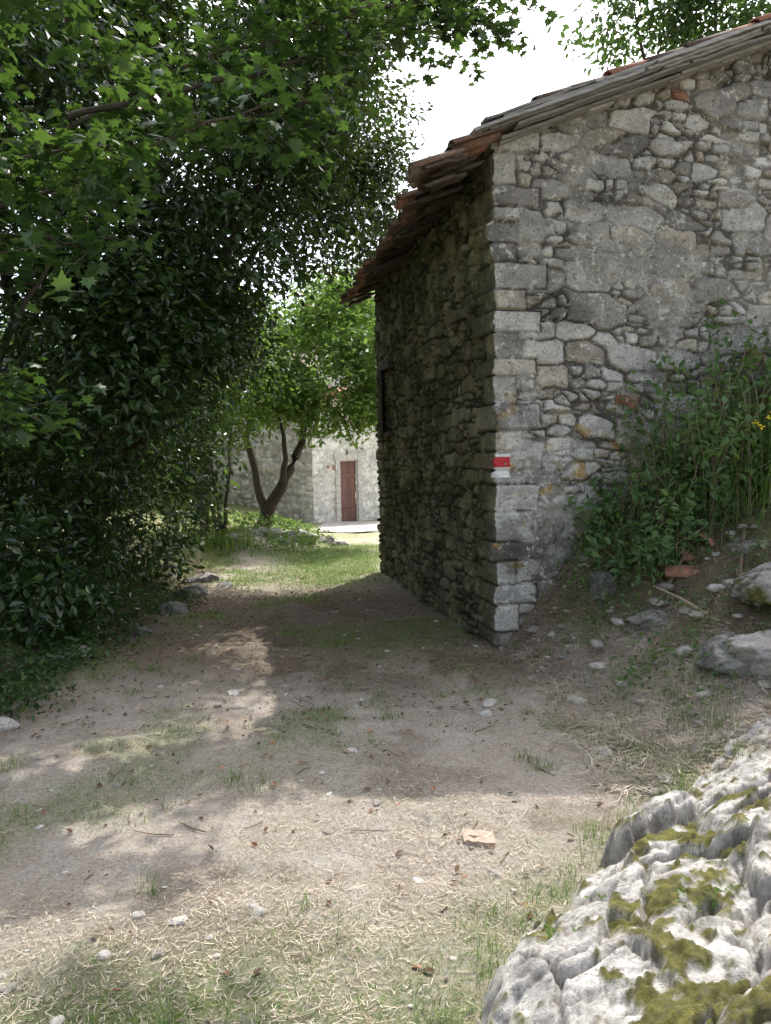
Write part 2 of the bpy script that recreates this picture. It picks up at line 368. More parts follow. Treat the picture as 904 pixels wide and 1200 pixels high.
# roof -------------------------------------------------------------
ang=math.atan(SL); ca,sa=math.cos(ang),math.sin(ang)
RY=np.array([[ca,0,-sa],[0,1,0],[sa,0,ca]])
RYr=np.array([[ca,0,sa],[0,1,0],[-sa,0,ca]])
def rotz(a): return np.array([[math.cos(a),-math.sin(a),0],[math.sin(a),math.cos(a),0],[0,0,1]])
def rotx(a): return np.array([[1,0,0],[0,math.cos(a),-math.sin(a)],[0,math.sin(a),math.cos(a)]])
def over(y): return .28+.30*math.exp(-max(y+.3,0)/1.2)
def sag(s): return -.13*np.clip(.5-s,0,None)**1.3
bd=Acc(); dk_=Acc()
y=-.26
while y<5.1:
    w=random.uniform(.14,.2); o=over(y)-.10+random.uniform(-.08,.05); x0=-o; x1=3.62; xc=(x0+x1)/2
    c=(xc,y+w/2,RT+SL*xc+.045+random.uniform(-.004,.004)); dk_.plank(c,((x1-x0)/ca,w-.008,.022),RY,8,.006)
    c=(5.65,y+w/2,RT+SL*(2*RIDGE-5.65)+.045); dk_.plank(c,(4.4,w-.008,.022),RYr,6,.004)
    y+=w
dk_.obj('roof_deck',M_deck,barn)
for k,(dz,dy,L0,L1,th) in enumerate([(.070,-.300,-.30,3.3,.024),(.096,-.315,-.05,3.5,.020),(.044,-.275,-.15,2.9,.022),(.118,-.30,-.2,3.6,.016),(.018,-.225,.1,3.4,.022),(-.008,-.14,.0,3.5,.022)]):
    a=L0
    while a<L1:
        b2=min(L1,a+random.uniform(.9,1.9)); xc=(a+b2)/2
        bd.plank((xc,dy+random.uniform(-.02,.02),RT+SL*xc+dz+random.uniform(-.005,.005)),((b2-a-.02)/ca,.11,th),RY,10,.006); a=b2
bd.obj('roof_boards',M_board,barn)
bs_=Acc()
x=0.0
while x<3.5:
    w=random.uniform(.12,.34); bs_.plank((x+w/2,-.045,RT+SL*(x+w/2)+random.uniform(-.02,.0)),(w-.012,.16,random.uniform(.03,.05)),RY,4,.008,random.random()*.6); x+=w
bs_.obj('bedding_stones',M_stone,barn)
rf=Acc()
for y in np.arange(.25,4.9,.48):
    y+=random.uniform(-.05,.05); x0=-over(y)+.04; xc=(x0+3.6)/2
    rf.plank((xc,y,RT+SL*xc-.02+random.uniform(-.015,.01)),((3.6-x0)/ca,.085,.09),RY,10,.008)
for k in range(60):
    y=random.uniform(-.28,4.8); L=random.uniform(.2,.55); xo=-over(y)+.10+random.uniform(-.10,.12)
    rf.plank((xo,y,RT+SL*xo+sag(xo)+random.uniform(-.06,.05)),(L,random.uniform(.03,.13),.022),RY@rotz(random.uniform(-.2,.2)),5,.012)
rf.obj('rafters',M_rafter,barn)
def coppo(L,w0,w1,h,th=.014,n=7):
    V=[]
    for (x,w) in((0,w0),(L,w1)):
        for rad in(1,0):
            for j in range(n):
                a=math.pi*j/(n-1); rw=w/2-(0 if rad else th); rh=h*(w/w0)-(0 if rad else th)
                V.append((x,-math.cos(a)*rw,math.sin(a)*rh))
    V=np.array(V); F=[]
    o0,i0,o1,i1=0,n,2*n,3*n
    for j in range(n-1):
        F+=[[o0+j,o0+j+1,o1+j+1,o1+j],[i0+j,i1+j,i1+j+1,i0+j+1],[o0+j,i0+j,i0+j+1,o0+j+1],[o1+j,o1+j+1,i1+j+1,i1+j]]
    F+=[[o0,o1,i1,i0],[o0+n-1,i0+n-1,i1+n-1,o1+n-1]]
    return V,np.array(F)
tl=Acc(); tV,tF=coppo(.46,.185,.145,.068)
for y in np.arange(-.24,5.15,.18):
    colj=random.uniform(-.10,.07)
    for side in (0,1):
        for i in range(14):
            s=-over(y)-.08+colj+i*.335+random.uniform(-.025,.025)
            if s>RIDGE: break
            for under in(0,1):
                if side and under: continue
                V=tV.copy()
                if under: V=V*np.array([1,1,-1])+np.array([0,.09,.055])
                V=V@rotz(random.gauss(0,.045)).T@rotx(random.gauss(0,.10)).T
                V[:,2]+=.075+.018+(0.014 if not under else 0)+random.uniform(-.006,.018)
                V=V@RY.T
                yy=y+random.uniform(-.018,.018)
                V=V+np.array([s,yy,RT+SL*s+sag(s)])
                if side: V=V*np.array([-1,1,1])+np.array([2*RIDGE,0,0])
                tl.add(V,tF)
for y in np.arange(-.3,5.0,.4):
    V,F=coppo(.46,.24,.20,.1); V=V@rotz(math.pi/2).T+np.array([RIDGE,y,RT+SL*RIDGE+.12]); tl.add(V,F)
tl.obj('roof_tiles',M_tile,barn,True)
sh=Acc()
A=rotz(math.radians(-16))
for k in range(3):
    o=np.array([0,.085+.17*k,0])@A.T; sh.plank(np.array([-.13,4.02,2.45])+o,(.9,.16,.035),A@np.array([[0,0,1],[0,1,0],[-1,0,0]]),6,.004)
for z in(2.15,2.75):
    o=np.array([-.03,.255,0])@A.T; sh.box(np.array([-.13,4.02,z])+o,(.03,.5,.08),A)
sh.box((-.03,4.0,2.02),(.14,.7,.05)); sh.box((-.03,4.0,2.93),(.14,.75,.08))
sh.obj('window_shutter',M_shut,barn)

# ---------------------------------------------------------------- foliage helpers
OV=(np.array([(0,0,0),(.2,.25,.05),(.23,.6,.05),(0,1,-.12),(-.23,.6,.05),(-.2,.25,.05)]),np.array([[0,1,2,3],[0,3,4,5]]))
_ml=[(0,0),(.10,.02),(.36,-.08),(.30,.16),(.56,.30),(.34,.40),(.40,.62),(.20,.55),(.12,.72),(0,1.0),(-.12,.72),(-.20,.55),(-.40,.62),(-.34,.40),(-.56,.30),(-.30,.16),(-.36,-.08),(-.10,.02)]
MPV=np.array([(0,.33,0.03)]+[(x,y,-.22*(x*x)-.10*max(0,y-.4)) for x,y in _ml]); n_=len(_ml)
MP=(MPV,np.array([[0,1+i,1+(i+1)%n_] for i in range(n_)]))
def leaves(name,P,size,mat,tmpl,rnd,nrm=None,dirv=None,parent=None,upb=.6):
    n=len(P); V0,F0=tmpl
    if nrm is None: nrm=R.normal(0,1,(n,3)); nrm[:,2]=np.abs(nrm[:,2])+upb
    nrm=nrm/np.linalg.norm(nrm,axis=1,keepdims=True)
    if dirv is None: dirv=R.normal(0,1,(n,3)); dirv[:,2]-=.5
    d=dirv-(dirv*nrm).sum(1,keepdims=True)*nrm; d/=np.linalg.norm(d,axis=1,keepdims=True)+1e-9
    x=np.cross(d,nrm)
    M=np.stack([x,d,nrm],-1)
    sz=np.broadcast_to(size,(n,))
    V=np.einsum('nij,kj->nki',M,V0)*sz[:,None,None]+P[:,None,:]
    F=F0[None]+(np.arange(n)*len(V0))[:,None,None]
    return mk(name,V.reshape(-1,3),F.reshape(-1,F0.shape[1]),mat,{'rnd':np.repeat(np.clip(rnd,0,1),len(V0))},False,parent)
def crown(ells,ncl,per,sig,seed,hole=.42,outer=.5,nsc=1.1):
    r=np.random.RandomState(seed); vol=np.array([e[3]*e[4]*e[5] for e in ells])**.8; vol/=vol.sum()
    idx=r.choice(len(ells),ncl,p=vol)
    u=r.normal(0,1,(ncl,3)); u/=np.linalg.norm(u,axis=1,keepdims=True); rad=r.rand(ncl)**outer
    E=np.array(ells)[idx]
    w=1+.35*(fbm(u[:,0]*2.2+idx*5,u[:,1]*2.2+u[:,2]*1.7,seed,3)-.5)*2
    C=E[:,:3]+u*E[:,3:]*(rad*w)[:,None]
    q=fbm(C[:,0]*nsc+C[:,2]*.6,C[:,1]*nsc+C[:,2]*nsc,seed+2,2); k=q>hole
    C=C[k]; u=u[k]; n=len(C)
    ct=r.rand(n)
    P=np.repeat(C,per,0)+r.normal(0,1,(n*per,3))*np.array([sig,sig,sig*.6])
    rnd=np.repeat(ct,per)*.55+r.rand(n*per)*.5
    nr=r.normal(0,.55,(n*per,3))+np.repeat(u,per,0)*.35; nr[:,2]+=.8
    dv=np.repeat(u,per,0)*.6+r.normal(0,.7,(n*per,3)); dv[:,2]-=.4
    return P,rnd,nr,dv,C

hb=Acc()
def tree_wood(acc,base,tops,r0,seed=0,jit=.04):
    for t in tops:
        mid=[np.array(base)*(1-f)+np.array(t)*f for f in(.0,.35,.7,1.0)]
        mid[1]=mid[1]+np.array([random.uniform(-.2,.2),random.uniform(-.2,.2),.15]); mid[2]=mid[2]+np.array([random.uniform(-.2,.2),random.uniform(-.2,.2),.1])
        P=curve(mid,14,jit*.3); acc.tube(P,np.linspace(r0,.012,14),7)
        for k in range(5):
            i=random.randint(5,12); a=P[i]; d=np.array([random.gauss(0,.5),random.gauss(0,.5),random.uniform(-.1,.6)])
            acc.tube([a,a+d*.5,a+d*1.0+np.array([0,0,-.05])],[.018,.012,.004],5)
tree_wood(hb,(-3.9,8.6,.2),[(-1.6,8.9,4.8),(-3.0,8.4,5.2),(-3.9,7.4,5.6),(-2.2,9.4,5.8),(-1.0,10.4,5.6),(-.4,9.4,6.9)],.11)
tree_wood(hb,(-3.9,6.6,.2),[(-3.4,6.5,4.8),(-4.5,7,6),(-2.9,6.6,3.4)],.09)
laurel=hb.obj('laurel_thicket',M_bark,None,True)
ELL=[(-3.5,6.7,1.1,.95,1.2,1.5),(-3.6,9.3,1.5,1.35,1.8,2.0),(-3.0,8.0,3.5,1.65,1.7,1.6),(-2.6,7.3,2.6,.9,.9,1.1),(-2.0,9.0,4.7,1.55,1.7,1.5),(-3.9,7.3,5.6,2.0,2.0,1.9),
     (-1.9,10.6,6.3,1.5,1.6,1.5),(-4.4,6.0,2.6,1.4,1.4,2.2),(-3.1,10.5,3.4,1.5,1.4,1.8),(-3.0,9,7.0,2,2,1.6),(-3.0,6.9,.5,.5,1.0,.55),
     (-1.0,10.4,5.0,1.0,1.1,1.2),(-.75,12.2,7.0,1.3,1.3,1.5),(-1.1,9.6,6.4,1.0,1.2,1.2),(-2.3,8.4,3.1,.9,.9,.8),
     (-.7,8.9,6.7,1.0,1.1,.9),(-.1,9.9,8.1,1.2,1.1,1.0),(-.25,11.7,5.9,.8,1.0,1.2),(-1.0,8.2,5.6,.9,.9,.8)]
P,rd,nr,dv,_=crown(ELL,5900,26,.17,5,hole=.37,outer=.55)
leaves('laurel_leaves',P,R.uniform(.07,.13,len(P)),M_laurel,OV,rd,nr,dv,laurel)
mp=Acc(); LP=[];LR=[]
mtrunk=curve([(-4.6,5.6,-.1),(-4.5,5.7,1.5),(-4.3,5.7,2.8),(-3.8,5.8,3.6)],14); mp.tube(mtrunk,np.linspace(.2,.12,14),10)
boughs=[([(-3.9,5.8,3.4),(-2.2,5.8,4.3),(-.6,6.6,5.4),(1.15,7.5,6.35)],.34,300),
        ([(-3.9,5.8,3.4),(-2.3,5.6,3.7),(-1.2,5.3,4.0),(-.5,5.3,4.15)],.26,170),
        ([(-3.8,5.6,3.0),(-2.5,4.9,3.1),(-1.75,4.6,2.95)],.27,150),
        ([(-4.0,5.7,3.3),(-2.6,5.0,3.6),(-1.6,4.6,3.55)],.30,170),
        ([(-4.0,5.7,3.6),(-2.6,4.4,4.1),(-1.6,4.1,4.2)],.30,130),
        ([(-2.2,5.4,4.1),(-.8,6.3,4.9),(.0,6.9,5.5)],.30,140),
        ([(-4.0,5.7,2.6),(-3.0,5.2,2.3),(-2.5,5.0,2.0)],.28,130),
        ([(-.6,6.6,5.4),(.5,7.2,5.9),(1.0,7.5,5.75)],.30,190)]
for pts,sg,cnt in boughs:
    Pb=curve(pts,16,.02); mp.tube(Pb,np.linspace(.024,.005,16),6)
    for k in range(cnt//4):
        q=random.uniform(.12,1)**.8; i=min(int(q*15),14); a=Pb[i]+(Pb[i+1]-Pb[i])*random.random()
        d=np.array([random.gauss(0,sg),random.gauss(0,sg),random.gauss(-.05,sg*.6)])*(.5+.6*q)
        mp.tube([a,a+d*.5+np.array([0,0,.03]),a+d],[.006,.004,.002],3)
        for j in range(13):
            f=random.uniform(.35,1.1); LP.append(a+d*f+R.normal(0,.065,3)); LR.append(random.random()*.5+.5*((k*7)%10)/10)
mp.tube(curve([(-3.8,5.8,3.6),(-2.6,5.6,5.0),(-1.0,5.8,5.7),(.7,5.4,5.9)],14,.02),np.linspace(.05,.008,14),6)  # bough for the added overhead leaf clusters
maple=mp.obj('maple_tree',M_bark,None,True)
LP=np.array(LP); nr=R.normal(0,.45,LP.shape); nr[:,2]+=1.0
leaves('maple_leaves',LP,R.uniform(.06,.125,len(LP)),M_maple,MP,np.array(LR),nr,None,maple)
P,rd,nr,dv,_=crown([(-3.8,5.0,5.6,2.0,1.5,1.0)],300,14,.2,15,hole=.35)
P2,rd2,nr2,dv2,_=crown([(-.1,6.15,5.75,.75,.30,.2),(-.8,6.4,5.7,.5,.35,.2),(.65,5.4,5.9,.55,.25,.2),(-.1,5.25,6.0,.5,.25,.2),(-.9,5.2,6.0,.6,.4,.2)],105,20,.085,16,hole=.36,outer=.7)  # second set: high leaf clusters added to throw dappled shade on the path
leaves('maple_crown_and_shade',np.concatenate([P,P2]),R.uniform(.08,.14,len(P)+len(P2)),M_maple,OV,np.concatenate([rd,rd2]),np.concatenate([nr,nr2]),np.concatenate([dv,dv2]),maple)

ft=Acc()
ft.tube(curve([(-2.55,15.2,.1),(-2.45,15.2,.7),(-2.1,15.2,1.25),(-1.75,15.3,2.0),(-1.5,15.3,3.2)],14,.02),np.linspace(.17,.05,14),9)
ft.tube(curve([(-2.45,15.2,.6),(-2.6,15.1,1.3),(-2.75,15.1,2.2),(-2.6,15,3.1)],10,.02),np.linspace(.11,.03,10),7)
ft.tube(curve([(-2.1,15.2,1.2),(-2.0,15.0,2.0),(-2.2,15.0,3.0)],9,.02),np.linspace(.08,.02,9),7)
elder=ft.obj('elder_tree',M_bark,None,True)
P,rd,nr,dv,_=crown([(-1.35,15.2,3.5,1.3,1.2,1.1),(-2.3,14.8,3.2,1.1,1.1,.9),(-.9,15.5,4.7,1.2,1.1,1.0),(-.9,14.6,2.7,.9,.7,.55),(-.4,15.0,3.4,.8,.8,1.0),(-2.9,15.2,4.2,1,1,.9)],860,24,.2,25,hole=.42,outer=.45)
leaves('elder_leaves',P,R.uniform(.10,.17,len(P)),M_lgreen,OV,rd,nr,dv,elder)
ft=Acc()
for k in range(7):
    b0=np.array([-3.15+random.uniform(-.25,.3),13.4+random.uniform(-.4,.4),.15]); t=b0+np.array([random.uniform(-.5,.7),random.uniform(-.3,.3),random.uniform(2.,3)])
    ft.tube(curve([b0,(b0+t)/2+R.normal(0,.12,3),t],9,.01),np.linspace(.05,.015,9),6)
hz=ft.obj('hazel_shrub',M_bark,None,True)
P,rd,nr,dv,_=crown([(-3.1,13.4,2.5,.8,.7,.8),(-2.6,13.4,3.3,.8,.8,.7),(-3.6,13.2,.9,.7,.5,.8)],210,22,.16,26,hole=.42)
leaves('hazel_leaves',P,R.uniform(.07,.12,len(P)),M_lgreen,OV,rd,nr,dv,hz)
ft=Acc(); tree_wood(ft,(.2,30.5,0),[(-.9,29.5,7.5),(.6,29.5,7.0),(-1.8,29.3,6.6)],.16)
pk=ft.obj('pink_flowering_tree',M_bark,None,True)
P,rd,nr,dv,_=crown([(-1.2,29,7.2,2.2,1.8,2.0),(.8,29.4,6.0,1.8,1.6,1.8)],520,22,.3,35,hole=.4)
leaves('flowering_tree_leaves',P,R.uniform(.16,.25,len(P)),M_lgreen,OV,rd,nr,dv,pk)
P,rd,nr,dv,_=crown([(-1.0,28.8,7.4,2.4,2.0,2.1)],90,14,.2,36,hole=.3,outer=.15)
leaves('pink_blossoms',P,R.uniform(.10,.17,len(P)),M_pink,OV,rd,nr,dv,pk)
ft=Acc(); tree_wood(ft,(6.5,14,0),[(4.2,12.5,8.9),(5.5,12.5,9.4),(7.4,13.5,9.6),(6.5,12.5,8.6)],.14)
wt=ft.obj('walnut_tree',M_bark,None,True)
P,rd,nr,dv,_=crown([(6.1,12.8,8.8,2.0,1.6,1.3),(4.6,12.6,9.1,1.3,1.1,.8),(8.5,14,9.2,2,2,1.8),(5.5,12,10.2,1.8,1.2,.8)],900,20,.2,45,hole=.40,outer=.45)
P2,rd2,nr2,dv2,_=crown([(2.2,8.3,7.5,1.0,.5,.4),(3.7,8.6,8.0,1.2,.7,.5)],75,16,.14,46,hole=.45,outer=.6)  # unseen clusters over the roof, added to break up its shadow edge
leaves('walnut_and_shade_leaves',np.concatenate([P,P2]),R.uniform(.09,.16,len(P)+len(P2)),M_maple,OV,np.concatenate([rd,rd2]),np.concatenate([nr,nr2]),np.concatenate([dv,dv2]),wt)
EB=[]
for k in range(26):
    a=random.uniform(-19,9); EB.append((a,random.uniform(31,39),random.uniform(2.5,6.5),3.2,2.5,3.2))
for k in range(10): EB.append((random.uniform(-14,-7),random.uniform(14,24),random.uniform(1.5,5),2.2,2.2,2.6))
P,rd,nr,dv,_=crown(EB,3600,14,.5,55,hole=.3,outer=.35,nsc=.4)
leaves('distant_trees',P,R.uniform(.3,.5,len(P)),M_bg,OV,rd,nr,dv)

# ---------------------------------------------------------------- distant stone house
house=empty('stone_house',(0,0,0))
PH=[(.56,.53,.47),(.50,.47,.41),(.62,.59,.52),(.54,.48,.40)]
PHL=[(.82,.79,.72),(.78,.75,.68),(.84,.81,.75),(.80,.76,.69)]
c0=np.array([-2.25,23.0])
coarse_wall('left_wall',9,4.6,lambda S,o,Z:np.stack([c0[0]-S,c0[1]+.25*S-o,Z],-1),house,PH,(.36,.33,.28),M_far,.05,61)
du=np.array([.80,.60]); nu=np.array([.60,-.80])
def tf(S,o,Z): 
    return np.stack([c0[0]+S*du[0]+o*nu[0],c0[1]+S*du[1]+o*nu[1],Z],-1)
DS0,DS1=1.0,1.67
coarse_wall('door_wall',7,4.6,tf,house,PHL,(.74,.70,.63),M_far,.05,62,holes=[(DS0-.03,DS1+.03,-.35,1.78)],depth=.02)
da=math.atan2(du[1],du[0]); RD=rotz(da)
def hp(s,n,z): return np.array([c0[0]+s*du[0]+n*nu[0],c0[1]+s*du[1]+n*nu[1],z])
dr=Acc()
for k in range(4):
    s=DS0+(DS1-DS0)*(k+.5)/4; dr.box(hp(s,-.10,.72),((DS1-DS0)/4-.008,.04,2.05),RD)
dr.box(hp((DS0+DS1)/2,-.06,.3),(.6,.03,.1),RD); dr.box(hp((DS0+DS1)/2,-.06,1.3),(.6,.03,.1),RD)
dr.obj('door',M_door,house)
jm=Acc()
for s in(DS0-.09,DS1+.09): jm.box(hp(s,0,.75),(.16,.16,2.1),RD,.9)
jm.box(hp((DS0+DS1)/2,0,1.9),(1.1,.18,.2),RD,.9); jm.box(hp((DS0+DS1)/2,.35,-.3),(1.8,.8,.16),RD,1.)
jm.obj('door_frame',mat_rnd('pale_jamb_stone',[(0,(.62,.58,.52)),(1,(.68,.64,.58))],fine=12),house)
rfm=Acc()
rfm.box(hp(3.2,-2.5,4.9),(8.2,6.5,.25),RD@rotx(.35)); rfm.box((-6.6,26.5,5.2),(10,6,.25),rotz(-.24)@rotx(.35))
rfm.obj('house_roof',M_tile,house)
pv=np.array([[x,y] for x in np.linspace(-1.9,2.5,40) for y in np.linspace(19.0,23.4,40)])
PX=pv[:,0]+.12*(vn(pv[:,1]*2,0,3)-.5); mk('pavement',np.stack([PX,pv[:,1],H(PX,pv[:,1])+.03],-1),gridfaces(40,40),mat_rnd('pale_paving',[(0,(.5,.46,.41)),(1,(.5,.46,.41))],fine=9),{'rnd':np.full(1600,.5)},True)

# ---------------------------------------------------------------- rocks
def ico(sub):
    import bmesh
    bm=bmesh.new(); bmesh.ops.create_icosphere(bm,subdivisions=sub,radius=1); V=np.array([v.co[:] for v in bm.verts]); F=np.array([[v.index for v in f.verts] for f in bm.faces]); bm.free(); return V,F
I5=ico(5); I2=ico(2); I4=ico(4)
def rockmesh(c,sz,seed,tm=I5,facets=16,rz=0):
    r=np.random.RandomState(seed); V=tm[0].copy()
    n=r.normal(0,1,(facets,3)); n/=np.linalg.norm(n,axis=1,keepdims=True); d=r.uniform(.6,.92,facets)
    for a,b_ in zip(n,d):
        t=V@a-b_; V-=np.clip(t,0,None)[:,None]*a*.93
    k=1+.16*(fbm(V[:,0]*3+V[:,2]*2,V[:,1]*3-V[:,2]*2,seed)-.5)*2+.08*(fbm(V[:,0]*11+V[:,2]*8,V[:,1]*11-V[:,2]*9,seed+1,3)-.5)*2
    V=V*k[:,None]*np.array(sz); V=V@rotz(rz).T+np.array(c); return V,tm[1]
def rockcol(V,seed,moss=.5,base=.5,sc=5):
    n=fbm(V[:,0]*sc+V[:,2]*2,V[:,1]*sc+V[:,2]*3,seed,5); n2=fbm(V[:,0]*14+V[:,2]*9,V[:,1]*14,seed+3,4)
    c=np.array([base,base*.96,base*.90])*(.6+.75*n2)[:,None]
    g=sstep(.60-.2*moss,.72-.2*moss,n*.6+n2*.4)[:,None]
    mc=np.array([.13,.13,.035])*(.4+1.1*fbm(V[:,0]*25,V[:,1]*25,seed,3))[:,None]
    dkk=sstep(.58,.70,fbm(V[:,0]*7,V[:,1]*7+V[:,2]*7,seed+8))[:,None]
    c=c*(1-.45*dkk)
    return c*(1-g)+mc*g
def blur(a,n):
    for _ in range(n):
        a=np.pad(a,1,mode='edge'); a=(a[1:-1,1:-1]*2+a[:-2,1:-1]+a[2:,1:-1]+a[1:-1,:-2]+a[1:-1,2:])/6
    return a
rs=.0075
gx=np.arange(-.1,3.4,rs); gy=np.arange(1.2,4.5,rs)
GX,GY=np.meshgrid(gx,gy,indexing='ij')
wx=GX+.16*(fbm(GX*3,GY*3,41)-.5)+.05*(fbm(GX*14,GY*14,47)-.5); wy=GY+.16*(fbm(GX*3,GY*3,42)-.5)+.05*(fbm(GX*14,GY*14,48)-.5)
def cells(wx,wy,ax,ay,rot,seed,tilt,offa):
    r=np.random.RandomState(seed); cr,sr=math.cos(rot),math.sin(rot)
    u=(wx*cr+wy*sr)/ax; v=(-wx*sr+wy*cr)/ay
    iu=np.floor(u).astype(int); iv=np.floor(v).astype(int); best=np.full(u.shape,9e9); sec=best.copy(); hh=np.zeros_like(u)
    J=r.rand(97,97,5)
    for a in(-1,0,1):
        for b_ in(-1,0,1):
            j=J[(iu+a)%97,(iv+b_)%97]
            cx=iu+a+j[...,0]; cy=iv+b_+j[...,1]; du_=u-cx; dv_=v-cy; d=du_**2+dv_**2
            h=(j[...,2]-.5)*offa+(j[...,3]-.5)*tilt*du_+(j[...,4]-.5)*tilt*dv_
            nb=d<best; sec=np.where(nb,best,np.minimum(sec,d)); hh=np.where(nb,h,hh); best=np.where(nb,d,best)
    return hh,np.sqrt(sec)-np.sqrt(best)
h1,e1=cells(wx,wy,.60,.36,.75,3,.17,.10); h2,e2=cells(wx,wy,.22,.12,.6,4,.075,.036); h3,e3=cells(wx,wy,.085,.05,.9,6,.030,.012)
base=H0(GX,GY)
xf=np.interp(GY,[.9,1.5,2.0,2.35,2.7,3.0,3.3,3.6,4.0,4.5],[-.05,.02,.16,.38,.62,.92,1.24,1.58,2.1,3.0])
dist=(GX-xf)+.22*(fbm(GX*2.5,GY*2.5,43)-.5)+.08*(fbm(GX*9,GY*9,49)-.5)
rim=sstep(-.05,.15,dist)
low=1-.5*sstep(2.9,3.6,GY)
zr=base+rim*low*(.055+blur(h1,2)+h2+h3)+.05*np.clip(dist,0,.8) - (1-rim)*.12 -.05*sstep(.05,.0,e1)*rim-.026*sstep(.06,0,e2)*rim-.008*sstep(.1,0,e3)*rim
zr+= .05*(fbm(GX*4,GY*4,44)-.5)+.034*rim*(ridged(GX*6,GY*6,50,4)-.6)+.016*(fbm(GX*30,GY*30,45,3)-.5)
zr+=-.28*np.exp(-((GX-.60)/.11)**2-((GY-2.42)/.06)**2)-.12*np.exp(-((GX-1.2)/.05)**2-((GY-2.7)/.13)**2)
zr=blur(zr,1)
V=np.stack([GX,GY,zr],-1).reshape(-1,3)
gxr,gyr=np.gradient(blur(zr,3),rs); slope=np.sqrt(gxr**2+gyr**2).ravel()
col=rockcol(V,71,-.3,.62,3.2)
n=(.5*fbm(GX*3.2,GY*3.2,73,3)+.5*fbm(GX*15,GY*15,76,4)).ravel(); mk_=sstep(.505,.56,n)*sstep(1.8,.8,slope)
mcn=fbm(V[:,0]*34,V[:,1]*34,74,3)[:,None]
mc=(np.array([.07,.08,.022])*(1-mcn)+np.array([.27,.25,.075])*mcn)*(.55+.7*fbm(V[:,0]*6,V[:,1]*6,79))[:,None]
col=col*(1-mk_[:,None])+mc*mk_[:,None]
crk=sstep(.045,.0,np.minimum(e1,np.minimum(e2*.7,e3*.6))).ravel()[:,None]*.6; col=col*(1-crk)+np.array([.12,.10,.07])*crk
soil=(sstep(.35,.0,rim)).ravel()[:,None]*.8; col=col*(1-soil)+np.array([.24,.21,.13])*soil
V[:,2]+=mk_*.020*vn(V[:,0]*60,V[:,1]*60,4)
mk('rock_outcrop',V,gridfaces(len(gx),len(gy)),M_rock,{'col':col},True)
def boulder(x,y,sz,seed,moss,base=.42,dz=0,name='boulder'):
    V,F=rockmesh((x,y,float(H(x,y))+dz),sz,seed,rz=seed*.7)
    return mk(name,V,F,M_rock,{'col':rockcol(V,seed,moss,base)},True)
boulder(2.45,4.35,(.66,.36,.20),201,.25,.5,-.02); boulder(2.15,4.55,(.30,.22,.15),211,.5,.42,-.02); boulder(2.9,4.75,(.6,.4,.2),202,.4,.45,.0); boulder(2.6,5.0,(.35,.2,.14),212,.3,.4,.0); boulder(1.95,5.35,(.26,.2,.10),203,.3,.30,-.03)
boulder(1.75,5.95,(.26,.15,.15),204,.3,.22,.0); boulder(2.7,5.5,(.2,.16,.10),206,.1,.32,-.02); boulder(2.1,6.0,(.25,.12,.12),207,.3,.24,-.02)
for i,(x,y,s,b_) in enumerate([(-1.75,14.6,.42,.5),(-1.25,15.0,.35,.5),(-2.3,14.2,.36,.48),(-2.9,13.7,.3,.5),(-1.9,13.9,.22,.45),(-.9,14.6,.22,.5),(-2.6,10.4,.3,.4),(-2.45,9.2,.26,.33),(-2.4,8.2,.3,.30),(-2.5,7.3,.2,.3),(-2.75,6.2,.25,.36),(-2.2,9.9,.16,.4)]):
    boulder(x,y,(s,s*.75,s*.42),300+i,.15,b_,s*.02)
def scatter_stones(name,n,fx,smin,smax,seed):
    A=Acc(); r=np.random.RandomState(seed)
    for k in range(n):
        x,y=fx(r); s=smin+(smax-smin)*r.rand()**4
        V,F=rockmesh((x,y,float(H(x,y))+s*.08),(s,s*r.uniform(.6,.9),s*r.uniform(.3,.5)),r.randint(9999),I2,9,r.rand()*6)
        A.add(V,F,r.rand()**1.2)
    return A.obj(name,M_stone)
scatter_stones('path_stones',750,lambda r:(r.uniform(-2.8,1.4),2.0+9*r.rand()**1.3),.004,.036,5)
scatter_stones('bank_stones',460,lambda r:(r.uniform(1.1,3.4),r.uniform(3.4,6.4)),.01,.09,6)
A=Acc()
for (x,y,s) in [(-1.1,5.15,.07),(-.22,4.0,.04),(.68,4.9,.07),(.62,4.65,.05),(-2.5,4.6,.14),(1.95,4.8,.08),(2.45,5.2,.07)]:
    V,F=rockmesh((x,y,float(H(x,y))+s*.15),(s,s*.7,s*.45),int(x*100)+500,I4,10,x); A.add(V,F,.7)
A.obj('path_cobbles',M_stone)
A=Acc(); bx,by=.37,3.05; z=float(H(bx,by))+.006
A.plank((bx,by,z),(.125,.085,.024),rotz(-.2)@rotx(.08),7,.006,.3); A.plank((bx-.01,by+.005,z+.013),(.07,.02,.008),rotz(-.2),3,.002,.3)
A.obj('brick_fragment',mat_rnd('pale_brick',[(0,(.46,.36,.28)),(1,(.46,.36,.28))],fine=60))
A=Acc()
for (x,y,rz,tx,c_) in [(2.25,5.68,.3,.35,.7),(2.40,5.62,.9,.5,.8),(2.12,5.58,-.4,.3,.75)]:
    V,F=coppo(.24,.19,.17,.05); V=V@rotx(tx).T@rotz(rz).T+np.array([x,y,float(H(x,y))+.08]); A.add(V,F,c_)
A.obj('broken_roof_tile',M_tile,None,True)

